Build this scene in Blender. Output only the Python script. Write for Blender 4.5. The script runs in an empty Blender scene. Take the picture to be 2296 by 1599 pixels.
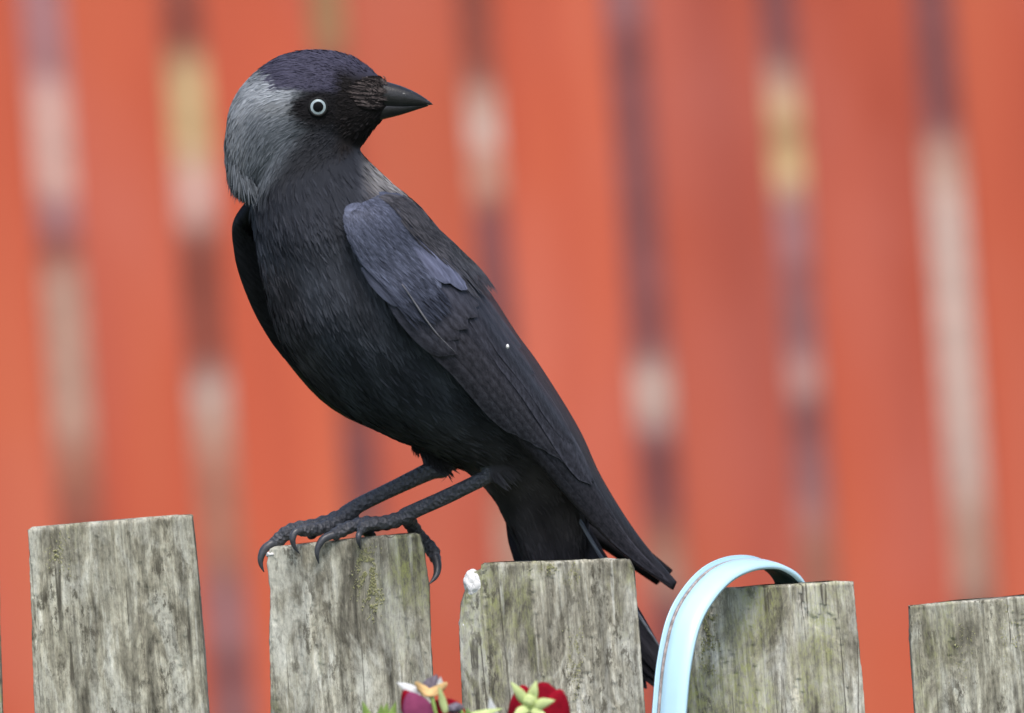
import bpy, bmesh, math, random
import numpy as np
from mathutils import Vector, Matrix, noise
from mathutils.bvhtree import BVHTree

random.seed(7)
rng = np.random.default_rng(7)
scene = bpy.context.scene
col = scene.collection

# ------------------------------------------------------------------ camera, sky, sun, exposure
S = 0.0002                 # metres per picture unit in the plane of the bird (picture 2296 x 1599 units)
DIST = 6.0                 # camera to bird
CAM_Z = 1.08
ROLL = math.radians(4.2)
RIGHT = np.array([math.cos(ROLL), 0.0, -math.sin(ROLL)])
UP = np.array([math.sin(ROLL), 0.0, math.cos(ROLL)])

cam_data = bpy.data.cameras.new('camera')
cam = bpy.data.objects.new('camera', cam_data)
col.objects.link(cam)
scene.camera = cam
cam.matrix_world = Matrix(((RIGHT[0], UP[0], 0, 0), (RIGHT[1], UP[1], -1, -DIST),
                           (RIGHT[2], UP[2], 0, CAM_Z), (0, 0, 0, 1)))
cam_data.sensor_width = 36.0
cam_data.lens = 36.0 * DIST / (2296 * S)
cam_data.clip_start = 0.1
cam_data.clip_end = 3000
cam_data.dof.use_dof = True
cam_data.dof.focus_distance = DIST - 0.03
cam_data.dof.aperture_fstop = cam_data.lens / 62.0

world = bpy.data.worlds.new('World')
scene.world = world
world.use_nodes = True
wn = world.node_tree.nodes
sky = wn.new('ShaderNodeTexSky')
sky.sky_type = 'NISHITA'
sky.sun_disc = False
SUN_EL, SUN_AZ = 58.0, 170.0          # azimuth clockwise from +Y: the sun stands behind the camera, to its right
sky.sun_elevation = math.radians(SUN_EL)
sky.sun_rotation = math.radians(SUN_AZ)
sky.dust_density = 3.0
sky.air_density = 1.0
sky.ozone_density = 1.0
world.node_tree.links.new(sky.outputs[0], wn['Background'].inputs[0])
wn['Background'].inputs[1].default_value = 0.10

sun_data = bpy.data.lights.new('sun', 'SUN')
sun = bpy.data.objects.new('sun', sun_data)
col.objects.link(sun)
sun_data.energy = 1.4
sun_data.angle = math.radians(25)
sun_data.color = (1.0, 0.95, 0.88)
az, el = math.radians(SUN_AZ), math.radians(SUN_EL)
sdir = Vector((math.sin(az) * math.cos(el), math.cos(az) * math.cos(el), math.sin(el)))
sun.rotation_euler = sdir.to_track_quat('Z', 'Y').to_euler()
sun.location = sdir * 20

scene.view_settings.view_transform = 'Standard'
scene.view_settings.look = 'None'
scene.view_settings.gamma = 1.0
scene.view_settings.use_curve_mapping = False
scene.view_settings.exposure = 1.05

# ------------------------------------------------------------------ helpers
def W(px, py, y=0.0):
    """picture units at depth y (0 = plane of the bird) -> world point"""
    k = (DIST + y) / DIST * S
    return np.array([0, y, CAM_Z]) + (px - 1148.0) * k * RIGHT + (799.5 - py) * k * UP

def PX(p):
    """world points (n,3) -> picture units (n,2)"""
    p = np.atleast_2d(p)
    d = p - np.array([0, 0, CAM_Z])
    k = (DIST + p[:, 1]) / DIST * S
    return np.stack([(d @ RIGHT) / k + 1148.0, 799.5 - (d @ UP) / k], 1)

def cast(bvh, px, py):
    a, b = W(px, py, -0.3), W(px, py, 0.3)
    return bvh.ray_cast(Vector(a), Vector(b - a).normalized())

def Ws(pts):
    return np.array([W(*p) for p in pts])

def interp(pts, n):
    """smooth (Catmull-Rom) resampling of a polyline to n points"""
    p = np.asarray(pts, float)
    m = len(p)
    out = []
    for s in np.linspace(0, m - 1, n):
        i = min(int(s), m - 2)
        t = s - i
        p0, p1, p2, p3 = p[max(i - 1, 0)], p[i], p[i + 1], p[min(i + 2, m - 1)]
        out.append(0.5 * (2 * p1 + (p2 - p0) * t + (2 * p0 - 5 * p1 + 4 * p2 - p3) * t * t
                          + (3 * p1 - p0 - 3 * p2 + p3) * t ** 3))
    return np.array(out)

def unit(v):
    v = np.asarray(v, float)
    return v / (np.linalg.norm(v, axis=-1, keepdims=True) + 1e-12)

def sm(a, b, x):
    t = np.clip((x - a) / (b - a), 0, 1)
    return t * t * (3 - 2 * t)

def mesh_obj(name, verts, faces, mat, root=None, origin=None, smooth=True, colors=None):
    """verts in world space; parented to root (an object whose world matrix is a translation)"""
    verts = np.asarray(verts, float)
    if root is not None:
        origin = np.array(root.get('_o', (0, 0, 0)))
    elif origin is None:
        origin = np.array([(verts[:, 0].min() + verts[:, 0].max()) / 2,
                           (verts[:, 1].min() + verts[:, 1].max()) / 2, verts[:, 2].min()])
    me = bpy.data.meshes.new(name)
    me.from_pydata((verts - origin).tolist(), [], faces)
    me.update()
    if smooth:
        me.polygons.foreach_set('use_smooth', [True] * len(me.polygons))
    if colors is not None:
        a = me.color_attributes.new('Col', 'FLOAT_COLOR', 'POINT')
        c = np.ones((len(verts), 4))
        c[:, :3] = np.clip(colors, 0, 1)
        a.data.foreach_set('color', c.ravel())
    for m in (mat if isinstance(mat, (list, tuple)) else [mat]):
        me.materials.append(m)
    o = bpy.data.objects.new(name, me)
    col.objects.link(o)
    if root is not None:
        o.parent = root
        o['_o'] = [float(v) for v in origin]
    else:
        o.location = origin
        o['_o'] = [float(v) for v in origin]
    return o

def thing(name, label, cat, origin, group=None):
    o = bpy.data.objects.new(name, None)
    col.objects.link(o)
    o.empty_display_size = 0.02
    o.location = origin
    o['_o'] = [float(v) for v in origin]
    tag(o, label, cat, group)
    return o

def tag(o, label=None, cat=None, group=None, kind=None):
    for k, v in (('label', label), ('category', cat), ('group', group), ('kind', kind)):
        if v:
            o[k] = v
    return o

def tube(pts, radii, seg=12, cap=True):
    p = np.asarray(pts, float)
    n = len(p)
    tan = unit(np.gradient(p, axis=0))
    ref = np.array([0.13, 1, 0.21])
    verts, faces = [], []
    for i in range(n):
        a = unit(np.cross(tan[i], ref))
        b = np.cross(tan[i], a)
        for k in range(seg):
            t = 2 * math.pi * k / seg
            verts.append(p[i] + radii[i] * (math.cos(t) * a + math.sin(t) * b))
    for i in range(n - 1):
        for k in range(seg):
            k2 = (k + 1) % seg
            faces.append((i * seg + k, i * seg + k2, (i + 1) * seg + k2, (i + 1) * seg + k))
    if cap:
        faces.append(tuple(range(seg - 1, -1, -1)))
        faces.append(tuple((n - 1) * seg + k for k in range(seg)))
    return np.array(verts), faces

def merge(parts):
    vs, fs, o = [], [], 0
    for v, f in parts:
        vs.append(np.asarray(v))
        fs += [tuple(i + o for i in t) for t in f]
        o += len(v)
    return np.concatenate(vs), fs

def loft(rings, close=True, caps=True):
    rings = np.asarray(rings)
    n, m = rings.shape[:2]
    faces = []
    for i in range(n - 1):
        for k in range(m if close else m - 1):
            k2 = (k + 1) % m
            faces.append((i * m + k, i * m + k2, (i + 1) * m + k2, (i + 1) * m + k))
    if caps and close:
        faces.append(tuple(range(m - 1, -1, -1)))
        faces.append(tuple((n - 1) * m + k for k in range(m)))
    return rings.reshape(-1, 3), faces

def blade(center, normal, width, camber=0.0, nx=5, profile='feather', wobble=0.0):
    """thin leaf-like sheet along a centre line: feathers, petals, sepals, leaves"""
    c = np.asarray(center, float)
    n = len(c)
    tan = unit(np.gradient(c, axis=0))
    nor = np.broadcast_to(np.asarray(normal, float), c.shape)
    side = unit(np.cross(tan, nor))
    nor = unit(np.cross(side, tan))
    s = np.linspace(0, 1, n)
    if profile == 'feather':
        w = np.minimum(0.45 + 1.6 * s, 1.0) * np.sqrt(np.clip(1 - np.clip((s - 0.72) / 0.28, 0, 1) ** 2.2, 0.004, 1))
    elif profile == 'round':
        w = np.sqrt(np.clip(1 - (2 * s ** 0.8 - 1) ** 2, 0.02, 1))
    elif profile == 'scale':
        w = np.minimum(0.6 + 1.2 * s, 1.0) * np.sqrt(np.clip(1 - np.clip((s - 0.5) / 0.5, 0, 1) ** 2.0, 0.004, 1))
    elif profile == 'primary':
        w = np.minimum(0.7 + 0.6 * s, 1.0) * np.clip(1 - np.clip((s - 0.72) / 0.28, 0, 1) ** 1.6 * 0.92, 0.05, 1)
    else:                                  # pointed
        w = np.sin(np.pi * np.clip(0.12 + 0.88 * s, 0, 1) ** 0.8) * 0.97 + 0.03 * (1 - s)
    t = np.linspace(-1, 1, nx)
    v = np.empty((n, nx, 3))
    for j in range(nx):
        ww = w * width / 2 * t[j]
        lift = -camber * width * t[j] ** 2 * w + wobble * np.sin(s * 9 + j * 2.1) * w
        v[:, j] = c + side * ww[:, None] + nor * lift[:, None]
    f = [(i * nx + j, i * nx + j + 1, (i + 1) * nx + j + 1, (i + 1) * nx + j)
         for i in range(n - 1) for j in range(nx - 1)]
    return v.reshape(-1, 3), f

# ------------------------------------------------------------------ materials
class NT:
    def __init__(self, name):
        self.m = bpy.data.materials.new(name)
        self.m.use_nodes = True
        self.t = self.m.node_tree
        self.b = self.t.nodes['Principled BSDF']
    def n(self, typ, **kw):
        o = self.t.nodes.new(typ)
        for k, v in kw.items():
            if k in o.inputs.keys():
                o.inputs[k].default_value = v
            else:
                setattr(o, k, v)
        return o
    def l(self, a, b):
        self.t.links.new(a, b)
    def coords(self, scale, seed=True):
        tc = self.n('ShaderNodeTexCoord')
        src = tc.outputs['Object']
        if seed:
            oi = self.n('ShaderNodeObjectInfo')
            mul = self.n('ShaderNodeMath', operation='MULTIPLY')
            mul.inputs[1].default_value = 37.0
            self.l(oi.outputs['Random'], mul.inputs[0])
            add = self.n('ShaderNodeVectorMath', operation='ADD')
            self.l(src, add.inputs[0])
            self.l(mul.outputs[0], add.inputs[1])
            src = add.outputs[0]
        mp = self.n('ShaderNodeMapping')
        mp.inputs['Scale'].default_value = scale
        self.l(src, mp.inputs[0])
        return mp.outputs[0]
    def noise(self, vec, scale, detail=4, rough=0.55, dist=0.0):
        o = self.n('ShaderNodeTexNoise')
        o.inputs['Scale'].default_value = scale
        o.inputs['Detail'].default_value = detail
        o.inputs['Roughness'].default_value = rough
        o.inputs['Distortion'].default_value = dist
        self.l(vec, o.inputs['Vector'])
        return o.outputs['Fac']
    def ramp(self, fac, stops):
        o = self.n('ShaderNodeValToRGB')
        e = o.color_ramp.elements
        while len(e) < len(stops):
            e.new(0.5)
        for q, (p, c) in zip(e, stops):
            q.position = p
            q.color = (*c, 1) if len(c) == 3 else c
        self.l(fac, o.inputs[0])
        return o.outputs[0]
    def mix(self, fac, a, b, mode='MIX'):
        o = self.n('ShaderNodeMix', data_type='RGBA', blend_type=mode)
        for sock, v in ((o.inputs[0], fac), (o.inputs[6], a), (o.inputs[7], b)):
            if hasattr(v, 'is_linked'):
                self.l(v, sock)
            elif isinstance(v, (int, float)):
                sock.default_value = v
            else:
                sock.default_value = (*v, 1)
        return o.outputs[2]
    def bump(self, h, strength, dist=0.001):
        o = self.n('ShaderNodeBump')
        o.inputs['Strength'].default_value = strength
        o.inputs['Distance'].default_value = dist
        self.l(h, o.inputs['Height'])
        self.l(o.outputs[0], self.b.inputs['Normal'])
    def set(self, **kw):
        for k, v in kw.items():
            self.b.inputs[k.replace('_', ' ')].default_value = v
        return self

def bw(v):
    return (v, v, v)

def plain(name, c, rough=0.5, spec=0.5, var=0.25, nscale=300):
    t = NT(name)
    f = t.noise(t.coords((1, 1, 1)), nscale, 3)
    t.l(t.mix(1.0, c, t.ramp(f, [(0.3, bw(1 - var)), (0.7, bw(1 + 0 * var))]), 'MULTIPLY'), t.b.inputs['Base Color'])
    t.set(Roughness=rough)
    t.b.inputs['Specular IOR Level'].default_value = spec
    return t

def wood_mat():
    t = NT('weathered_wood')
    v = t.coords((1, 1, 1))
    vs = t.coords((1, 1, 0.04))
    vm = t.coords((1, 1, 0.34))
    fine = t.noise(vs, 520, 5, 0.65)
    grain = t.noise(vs, 190, 6, 0.7, 0.4)
    blot = t.noise(vm, 70, 6, 0.68, 0.8)
    big = t.noise(vm, 24, 4, 0.55, 0.5)
    sp1 = t.noise(t.coords((1, 1, 0.45)), 620, 4, 0.75)
    sp2 = t.noise(t.coords((1, 1, 0.4)), 260, 5, 0.75)
    base = t.ramp(blot, [(0.33, (0.115, 0.108, 0.090)), (0.44, (0.22, 0.208, 0.168)), (0.54, (0.34, 0.328, 0.275)), (0.68, (0.50, 0.50, 0.46))])
    base = t.mix(0.5, base, t.ramp(big, [(0.36, bw(0.55)), (0.5, bw(1.0)), (0.66, bw(1.35))]), 'MULTIPLY')
    base = t.mix(0.8, base, t.ramp(grain, [(0.36, bw(0.55)), (0.47, bw(0.97)), (0.62, bw(1.3))]), 'MULTIPLY')
    base = t.mix(0.65, base, t.ramp(fine, [(0.38, bw(0.5)), (0.58, bw(1.15))]), 'MULTIPLY')
    # pale bleached streaks
    ps = t.noise(t.coords((1, 1, 0.045)), 260, 3, 0.5, 0.3)
    pm = t.n('ShaderNodeMath', operation='MULTIPLY')
    t.l(t.ramp(ps, [(0.60, bw(0)), (0.70, bw(0.75))]), pm.inputs[0])
    t.l(t.ramp(t.noise(v, 30, 3), [(0.45, bw(0)), (0.6, bw(1))]), pm.inputs[1])
    base = t.mix(pm.outputs[0], base, (0.52, 0.52, 0.49))
    # large pale patches
    pp = t.noise(t.coords((1, 1, 0.3)), 55, 5, 0.6, 0.6)
    base = t.mix(t.ramp(pp, [(0.54, bw(0)), (0.63, bw(0.7))]), base, (0.43, 0.43, 0.39))
    # algae
    oa = t.n('ShaderNodeObjectInfo')
    ra = t.n('ShaderNodeMath', operation='MULTIPLY_ADD')
    t.l(oa.outputs['Random'], ra.inputs[0])
    ra.inputs[1].default_value = 0.16
    ra.inputs[2].default_value = -0.06
    aa = t.n('ShaderNodeMath', operation='ADD')
    t.l(t.noise(vm, 34, 5, 0.65), aa.inputs[0])
    t.l(ra.outputs[0], aa.inputs[1])
    alg = aa.outputs[0]
    am = t.n('ShaderNodeMath', operation='MULTIPLY')
    t.l(t.ramp(alg, [(0.52, bw(0)), (0.68, bw(0.85))]), am.inputs[0])
    t.l(t.ramp(sp1, [(0.40, bw(0.1)), (0.60, bw(0.95))]), am.inputs[1])
    base = t.mix(am.outputs[0], base, (0.20, 0.215, 0.075))
    # dark mould specks
    dm = t.n('ShaderNodeMath', operation='MULTIPLY')
    t.l(t.ramp(sp2, [(0.52, bw(0)), (0.60, bw(0.85))]), dm.inputs[0])
    t.l(t.ramp(t.noise(vm, 40, 3), [(0.42, bw(0.1)), (0.58, bw(1))]), dm.inputs[1])
    base = t.mix(dm.outputs[0], base, (0.070, 0.064, 0.050))
    base = t.mix(0.6, base, t.ramp(sp1, [(0.36, bw(0.5)), (0.5, bw(1.0)), (0.66, bw(1.35))]), 'MULTIPLY')
    ck = t.noise(t.coords((1, 1, 0.03)), 75, 2, 0.4, 0.5)
    ckm = t.ramp(ck, [(0.488, bw(0)), (0.497, bw(0.85)), (0.503, bw(0.85)), (0.512, bw(0))])
    cm = t.n('ShaderNodeMath', operation='MULTIPLY')
    t.l(ckm, cm.inputs[0])
    t.l(t.ramp(t.noise(v, 26, 3), [(0.50, bw(0)), (0.58, bw(1))]), cm.inputs[1])
    base = t.mix(cm.outputs[0], base, (0.045, 0.040, 0.032))
    oi = t.n('ShaderNodeObjectInfo')
    base = t.mix(1.0, base, t.ramp(oi.outputs['Random'], [(0, (1.12, 1.13, 1.09)), (0.5, (1.25, 1.26, 1.24)), (1, (1.36, 1.36, 1.36))]), 'MULTIPLY')
    t.l(base, t.b.inputs['Base Color'])
    hm = t.mix(0.5, fine, sp2)
    t.bump(t.mix(0.5, grain, hm), 1.0, 0.002)
    t.set(Roughness=0.9)
    t.b.inputs['Specular IOR Level'].default_value = 0.2
    return t.m

def orange_mat():
    t = NT('orange_fence_stain')
    v = t.coords((1, 1, 0.12))
    f = t.noise(v, 14, 3, 0.5)
    g = t.noise(v, 60, 4, 0.6)
    c = t.ramp(f, [(0.30, (0.40, 0.060, 0.030)), (0.50, (0.56, 0.095, 0.040)), (0.70, (0.62, 0.135, 0.060))])
    c = t.mix(0.18, c, t.ramp(g, [(0.3, bw(0.7)), (0.7, bw(1.1))]), 'MULTIPLY')
    pk = t.noise(t.coords((1, 1, 0.5)), 7, 3, 0.5)
    c = t.mix(t.ramp(pk, [(0.45, bw(0)), (0.68, bw(0.55))]), c, (0.60, 0.16, 0.115))
    oi = t.n('ShaderNodeObjectInfo')
    c = t.mix(1.0, c, t.ramp(oi.outputs['Random'], [(0, (0.80, 0.76, 0.80)), (1, (1.02, 1.03, 1.02))]), 'MULTIPLY')
    t.l(c, t.b.inputs['Base Color'])
    t.bump(g, 0.3, 0.001)
    t.set(Roughness=0.7)
    return t.m

def attr_mat(name, rough, spec, tint, sheen=0.0, streak=None, barb=None):
    t = NT(name)
    a = t.n('ShaderNodeVertexColor', layer_name='Col')
    c = a.outputs[0]
    if streak:
        if barb:                     # fine barb lines running with the folded wing
            m1 = t.n('ShaderNodeMapping')
            m1.inputs['Rotation'].default_value = (0, math.radians(-barb), 0)
            t.l(t.coords((1, 1, 1)), m1.inputs[0])
            m2 = t.n('ShaderNodeMapping')
            m2.inputs['Scale'].default_value = (1, 1, 0.07)
            t.l(m1.outputs[0], m2.inputs[0])
            f = t.noise(m2.outputs[0], streak, 4, 0.65)
            t.bump(f, 0.35, 0.0006)
            c = t.mix(1.0, c, t.ramp(f, [(0.32, bw(0.55)), (0.68, bw(1.45))]), 'MULTIPLY')
        else:
            f = t.noise(t.coords((1, 1, 1)), streak, 3, 0.6)
            c = t.mix(1.0, c, t.ramp(f, [(0.3, bw(0.75)), (0.7, bw(1.2))]), 'MULTIPLY')
    t.l(c, t.b.inputs['Base Color'])
    t.set(Roughness=rough)
    t.b.inputs['Specular IOR Level'].default_value = spec
    t.b.inputs['Specular Tint'].default_value = (*tint, 1)
    t.b.inputs['Sheen Weight'].default_value = sheen
    t.b.inputs['Sheen Roughness'].default_value = 0.4
    t.b.inputs['Sheen Tint'].default_value = (0.75, 0.8, 1.0, 1)
    return t

M = {}
M['wood'] = wood_mat()
M['orange'] = orange_mat()
M['plume'] = attr_mat('contour_feathers', 0.7, 0.09, (0.8, 0.88, 1.0), 0.0).m
M['wingfeather'] = attr_mat('wing_feathers', 0.5, 0.14, (0.75, 0.8, 1.0), 0.0, 700, -38).m
skin = attr_mat('bird_skin', 0.5, 0.45, (0.9, 0.93, 1.0), 0.0)
sv = skin.n('ShaderNodeTexVoronoi')
sv.inputs['Scale'].default_value = 520
skin.l(skin.coords((1, 1, 1), False), sv.inputs['Vector'])
wvt = skin.n('ShaderNodeTexWave', wave_type='BANDS', bands_direction='X', wave_profile='SAW')
wvt.inputs['Scale'].default_value = 150
wvt.inputs['Distortion'].default_value = 2.5
wvt.inputs['Detail'].default_value = 2.0
wvt.inputs['Detail Scale'].default_value = 1.5
skin.l(skin.coords((1, 1, 1), False), wvt.inputs['Vector'])
skin.bump(skin.mix(0.3, sv.outputs['Distance'], wvt.outputs['Color']), 1.0, 0.0016)
M['skin'] = skin.m

def horn(name, c, r, flecks=False):
    t = plain(name, c, r, 0.5, 0.45, 260)
    n2 = t.noise(t.coords((1, 1, 1)), 500, 4, 0.7)
    t.bump(n2, 0.35, 0.0006)
    if flecks:
        fk = t.noise(t.coords((1, 1, 1)), 430, 2, 0.5)
        src = t.b.inputs['Base Color'].links[0].from_socket
        t.l(t.mix(t.ramp(fk, [(0.70, bw(0)), (0.75, bw(0.8))]), src, (0.42, 0.42, 0.40)), t.b.inputs['Base Color'])
    t.b.inputs['Specular IOR Level'].default_value = 0.45
    return t.m
M['beak'] = horn('beak_horn', (0.017, 0.017, 0.020), 0.36, True)
M['claw'] = horn('claw_horn', (0.080, 0.084, 0.100), 0.32)
M['iris'] = plain('pale_iris', (0.33, 0.41, 0.45), 0.3, 0.5, 0.2, 900).m
M['pupil'] = plain('pupil', (0.003, 0.003, 0.004), 0.45, 0.08, 0.1).m
M['lid'] = plain('eyelid', (0.012, 0.012, 0.013), 0.6, 0.15).m
M['white'] = plain('white_dropping', (0.80, 0.80, 0.80), 0.7, 0.3, 0.12, 500).m
M['petal_red'] = plain('crimson_petal', (0.30, 0.006, 0.020), 0.85, 0.08, 0.45, 160).m
M['petal_mauve'] = plain('mauve_petal', (0.26, 0.055, 0.13), 0.85, 0.08, 0.35, 160).m
M['petal_yellow'] = plain('withered_yellow_petal', (0.74, 0.50, 0.24), 0.85, 0.08, 0.25, 220).m
M['petal_white'] = plain('pale_petal', (0.68, 0.70, 0.72), 0.85, 0.08, 0.15, 220).m
M['sepal'] = plain('pale_green_sepal', (0.56, 0.66, 0.30), 0.85, 0.08, 0.25, 260).m
M['leaf'] = plain('bright_green_leaf', (0.38, 0.56, 0.15), 0.5, 0.35, 0.35, 220).m
M['bud'] = plain('withered_bud', (0.22, 0.19, 0.24), 0.7, 0.2, 0.6, 400).m
M['soil'] = plain('potting_soil', (0.045, 0.032, 0.022), 0.95, 0.1, 0.6, 250).m
M['blue'] = plain('light_blue_enamel', (0.52, 0.79, 0.94), 0.3, 0.5, 0.06, 60).m
_b = M['blue'].node_tree.nodes['Principled BSDF'].inputs
_b['Coat Weight'].default_value = 0.6
_b['Coat Roughness'].default_value = 0.3
M['rust'] = plain('rusty_seam', (0.52, 0.44, 0.42), 0.8, 0.2, 0.6, 400).m
M['underside_shade'] = plain('painted_strap_shade', (0.03, 0.05, 0.05), 0.7, 0.2, 0.3, 200).m
M['wall'] = attr_mat('background_patches', 0.9, 0.2, (1, 1, 1), 0.0, 60).m
M['lawn'] = plain('lawn', (0.06, 0.09, 0.03), 0.95, 0.1, 0.5, 8).m

# ------------------------------------------------------------------ ground
g = mesh_obj('ground', [(-400, -400, 0), (400, -400, 0), (400, 400, 0), (-400, 400, 0)], [(0, 1, 2, 3)], M['lawn'], origin=np.zeros(3))
tag(g, 'green lawn under the fences', kind='structure')

# ------------------------------------------------------------------ orange fence behind (out of focus)
FD = 2.2
fence_top = 1.52
def at_depth(px, py, d):
    return W(px, py, d)
gap_px = [-900, -568, -235, 93, 405, 733, 1062, 1400, 1742, 2092, 2425, 2760, 3090]          # gap centres where they leave the top of the picture
gaps_x = [at_depth(p, 0, FD)[0] for p in gap_px]
# boards are truly vertical: a gap at (px,0) keeps its world x
of = thing('garden_fence', 'tall orange stained fence of vertical boards with narrow gaps, far behind the bird', 'fence', (0, FD, 0))
GAP = 0.0245
def box(x0, x1, y0, y1, z0, z1, bev=0.0):
    bm = bmesh.new()
    bmesh.ops.create_cube(bm, size=1)
    for v in bm.verts:
        v.co = Vector(((x0 + x1) / 2 + v.co.x * (x1 - x0), (y0 + y1) / 2 + v.co.y * (y1 - y0), (z0 + z1) / 2 + v.co.z * (z1 - z0)))
    if bev:
        bmesh.ops.bevel(bm, geom=list(bm.edges), offset=bev, segments=2, affect='EDGES')
    bm.verts.ensure_lookup_table()
    v = np.array([q.co for q in bm.verts])
    f = [tuple(q.index for q in fc.verts) for fc in bm.faces]
    bm.free()
    return v, f
for a, b in zip(gaps_x[:-1], gaps_x[1:]):
    dz = random.uniform(-0.006, 0.006)
    v, f = box(a + GAP / 2 + random.uniform(-.0015, .0015), b - GAP / 2 + random.uniform(-.0015, .0015), FD + random.uniform(-.002, .002), FD + 0.018, 0.06, fence_top + dz, 0.002)
    mesh_obj('board', v, f, M['orange'], of, smooth=False)
for z in (0.35, 1.40):
    v, f = box(gaps_x[0] - 0.05, gaps_x[-1] + 0.05, FD + 0.021, FD + 0.055, z, z + 0.07, 0.003)
    mesh_obj('rail', v, f, M['orange'], of, smooth=False)
for x in (gaps_x[0] - 0.05, gaps_x[-1] + 0.05):
    v, f = box(x - 0.045, x + 0.045, FD + 0.058, FD + 0.148, 0, 1.60, 0.004)
    mesh_obj('post', v, f, M['orange'], of, smooth=False)

# ------------------------------------------------------------------ invented wall standing in for the blurred background seen through the gaps
WD = 2.75
DARK, MAUVE, PINK = (0.265, 0.100, 0.100), (0.40, 0.205, 0.215), (0.66, 0.43, 0.38)
PALE, BEIGE, TAN, YEL, BRN, OLV = (0.64, 0.50, 0.45), (0.54, 0.35, 0.28), (0.46, 0.21, 0.15), (0.60, 0.44, 0.24), (0.30, 0.092, 0.068), (0.38, 0.22, 0.115)
bands = [   # per gap: (picture height, colour) going down
    [(0, MAUVE), (150, MAUVE), (220, PINK), (420, PINK), (450, MAUVE), (520, MAUVE), (545, BRN), (580, BRN), (620, BEIGE), (960, BEIGE), (1040, TAN), (1200, BRN), (1600, BRN)],
    [(0, BRN), (110, BRN), (150, YEL), (340, YEL), (390, PINK), (480, PINK), (540, BRN), (820, BRN), (880, PALE), (960, BEIGE), (1060, TAN), (1250, TAN), (1320, MAUVE), (1450, MAUVE), (1500, DARK), (1600, MAUVE)],
    [(0, OLV), (100, OLV), (140, BRN), (900, BRN), (980, DARK), (1150, DARK), (1200, TAN), (1600, BRN)],
    [(0, BRN), (170, BRN), (210, BEIGE), (310, PALE), (340, TAN), (400, BEIGE), (440, TAN), (480, DARK), (900, DARK), (1000, BRN), (1120, TAN), (1200, BEIGE), (1600, BRN)],
    [(0, MAUVE), (60, DARK), (740, DARK), (800, DARK), (845, PALE), (930, PALE), (965, MAUVE), (1010, DARK), (1150, DARK), (1220, TAN), (1300, BEIGE), (1350, DARK), (1600, DARK)],
    [(0, DARK), (130, DARK), (190, BEIGE), (270, YEL), (300, OLV), (350, YEL), (420, YEL), (450, MAUVE), (560, MAUVE), (580, DARK), (780, MAUVE), (850, PINK), (880, MAUVE), (930, DARK), (1100, MAUVE), (1250, TAN), (1600, DARK)],
    [(0, DARK), (280, DARK), (360, BEIGE), (480, PALE), (1050, PALE), (1180, BEIGE), (1320, BEIGE), (1400, BRN), (1600, BRN)],
]
nx_, nz_ = 150, 150
xs = np.linspace(-1.5, 1.5, nx_)
zs = np.linspace(0.0, 1.9, nz_)
wv, wc = [], []
gw = np.array([at_depth(p, 0, WD)[0] for p in gap_px[3:10]])
for z in zs:
    for x in xs:
        wob = noise.noise(Vector((x * 9, z * 9, 2.0))) * 0.02
        k = int(np.argmin(np.abs(gw - (x + wob))))
        pp = PX(np.array([[x, WD, z]]))[0]
        h = pp[1] + noise.noise(Vector((x * 14, z * 14, 9.0))) * 18
        if x < gw[0] - 0.1 or x > gw[-1] + 0.1:
            h += 300 * math.sin(round(x / 0.1) * 3.7)
            k = abs(int(round(x / 0.1))) % 7
        b = bands[k]
        hs = [q[0] for q in b]
        h = h if 0 <= h <= 1600 else abs((h + 1600) % 3200 - 1600)
        wc.append([np.interp(h, hs, [q[1][i] for q in b]) for i in range(3)])
        wv.append((x, WD + noise.noise(Vector((x * 6, z * 6, 0))) * 0.004, z))
wf = [(j * nx_ + i, j * nx_ + i + 1, (j + 1) * nx_ + i + 1, (j + 1) * nx_ + i) for j in range(nz_ - 1) for i in range(nx_ - 1)]
wall = mesh_obj('stand_in_wall', wv, wf, M['wall'], colors=np.array(wc), origin=np.array([0, WD, 0]))
sol = wall.modifiers.new('thickness', 'SOLIDIFY')
sol.thickness = 0.12
sol.offset = -1
tag(wall, 'made-up low wall coloured in mauve and pale patches like the blurred background behind the orange fence', 'wall')

# ------------------------------------------------------------------ picket fence in front
pf = thing('picket_fence', 'low weathered grey picket fence with green algae that the bird perches on', 'fence', (0, 0, 0))
PT = 0.0105                                              # half thickness
pickets = [
    # left edge polyline, right edge polyline (picture units), running down from the top
    ([(-350, 1150), (-340, 1400), (-332, 1620)], [(-6, 1118), (-1, 1400), (7, 1620)]),
    ([(64, 1183), (70, 1300), (74, 1450), (80, 1620)], [(431, 1152), (444, 1280), (457, 1440), (470, 1620)]),
    ([(606, 1226), (599, 1262), (607, 1320), (605, 1400), (606, 1500), (608, 1620)], [(940, 1193), (951, 1232), (963, 1320), (966, 1430), (973, 1560), (976, 1620)]),
    ([(1080, 1262), (1079, 1277), (1050, 1284), (1043, 1325), (1034, 1352), (1032, 1372), (1030, 1420), (1034, 1500), (1038, 1620)], [(1410, 1251), (1422, 1275), (1432, 1400), (1442, 1540), (1448, 1620)]),
    ([(1556, 1322), (1549, 1400), (1543, 1500), (1537, 1620)], [(1912, 1301), (1917, 1360), (1925, 1450), (1941, 1620)]),
    ([(2038, 1356), (2040, 1440), (2046, 1530), (2052, 1620)], [(2400, 1326), (2412, 1440), (2425, 1620)]),
]
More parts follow.
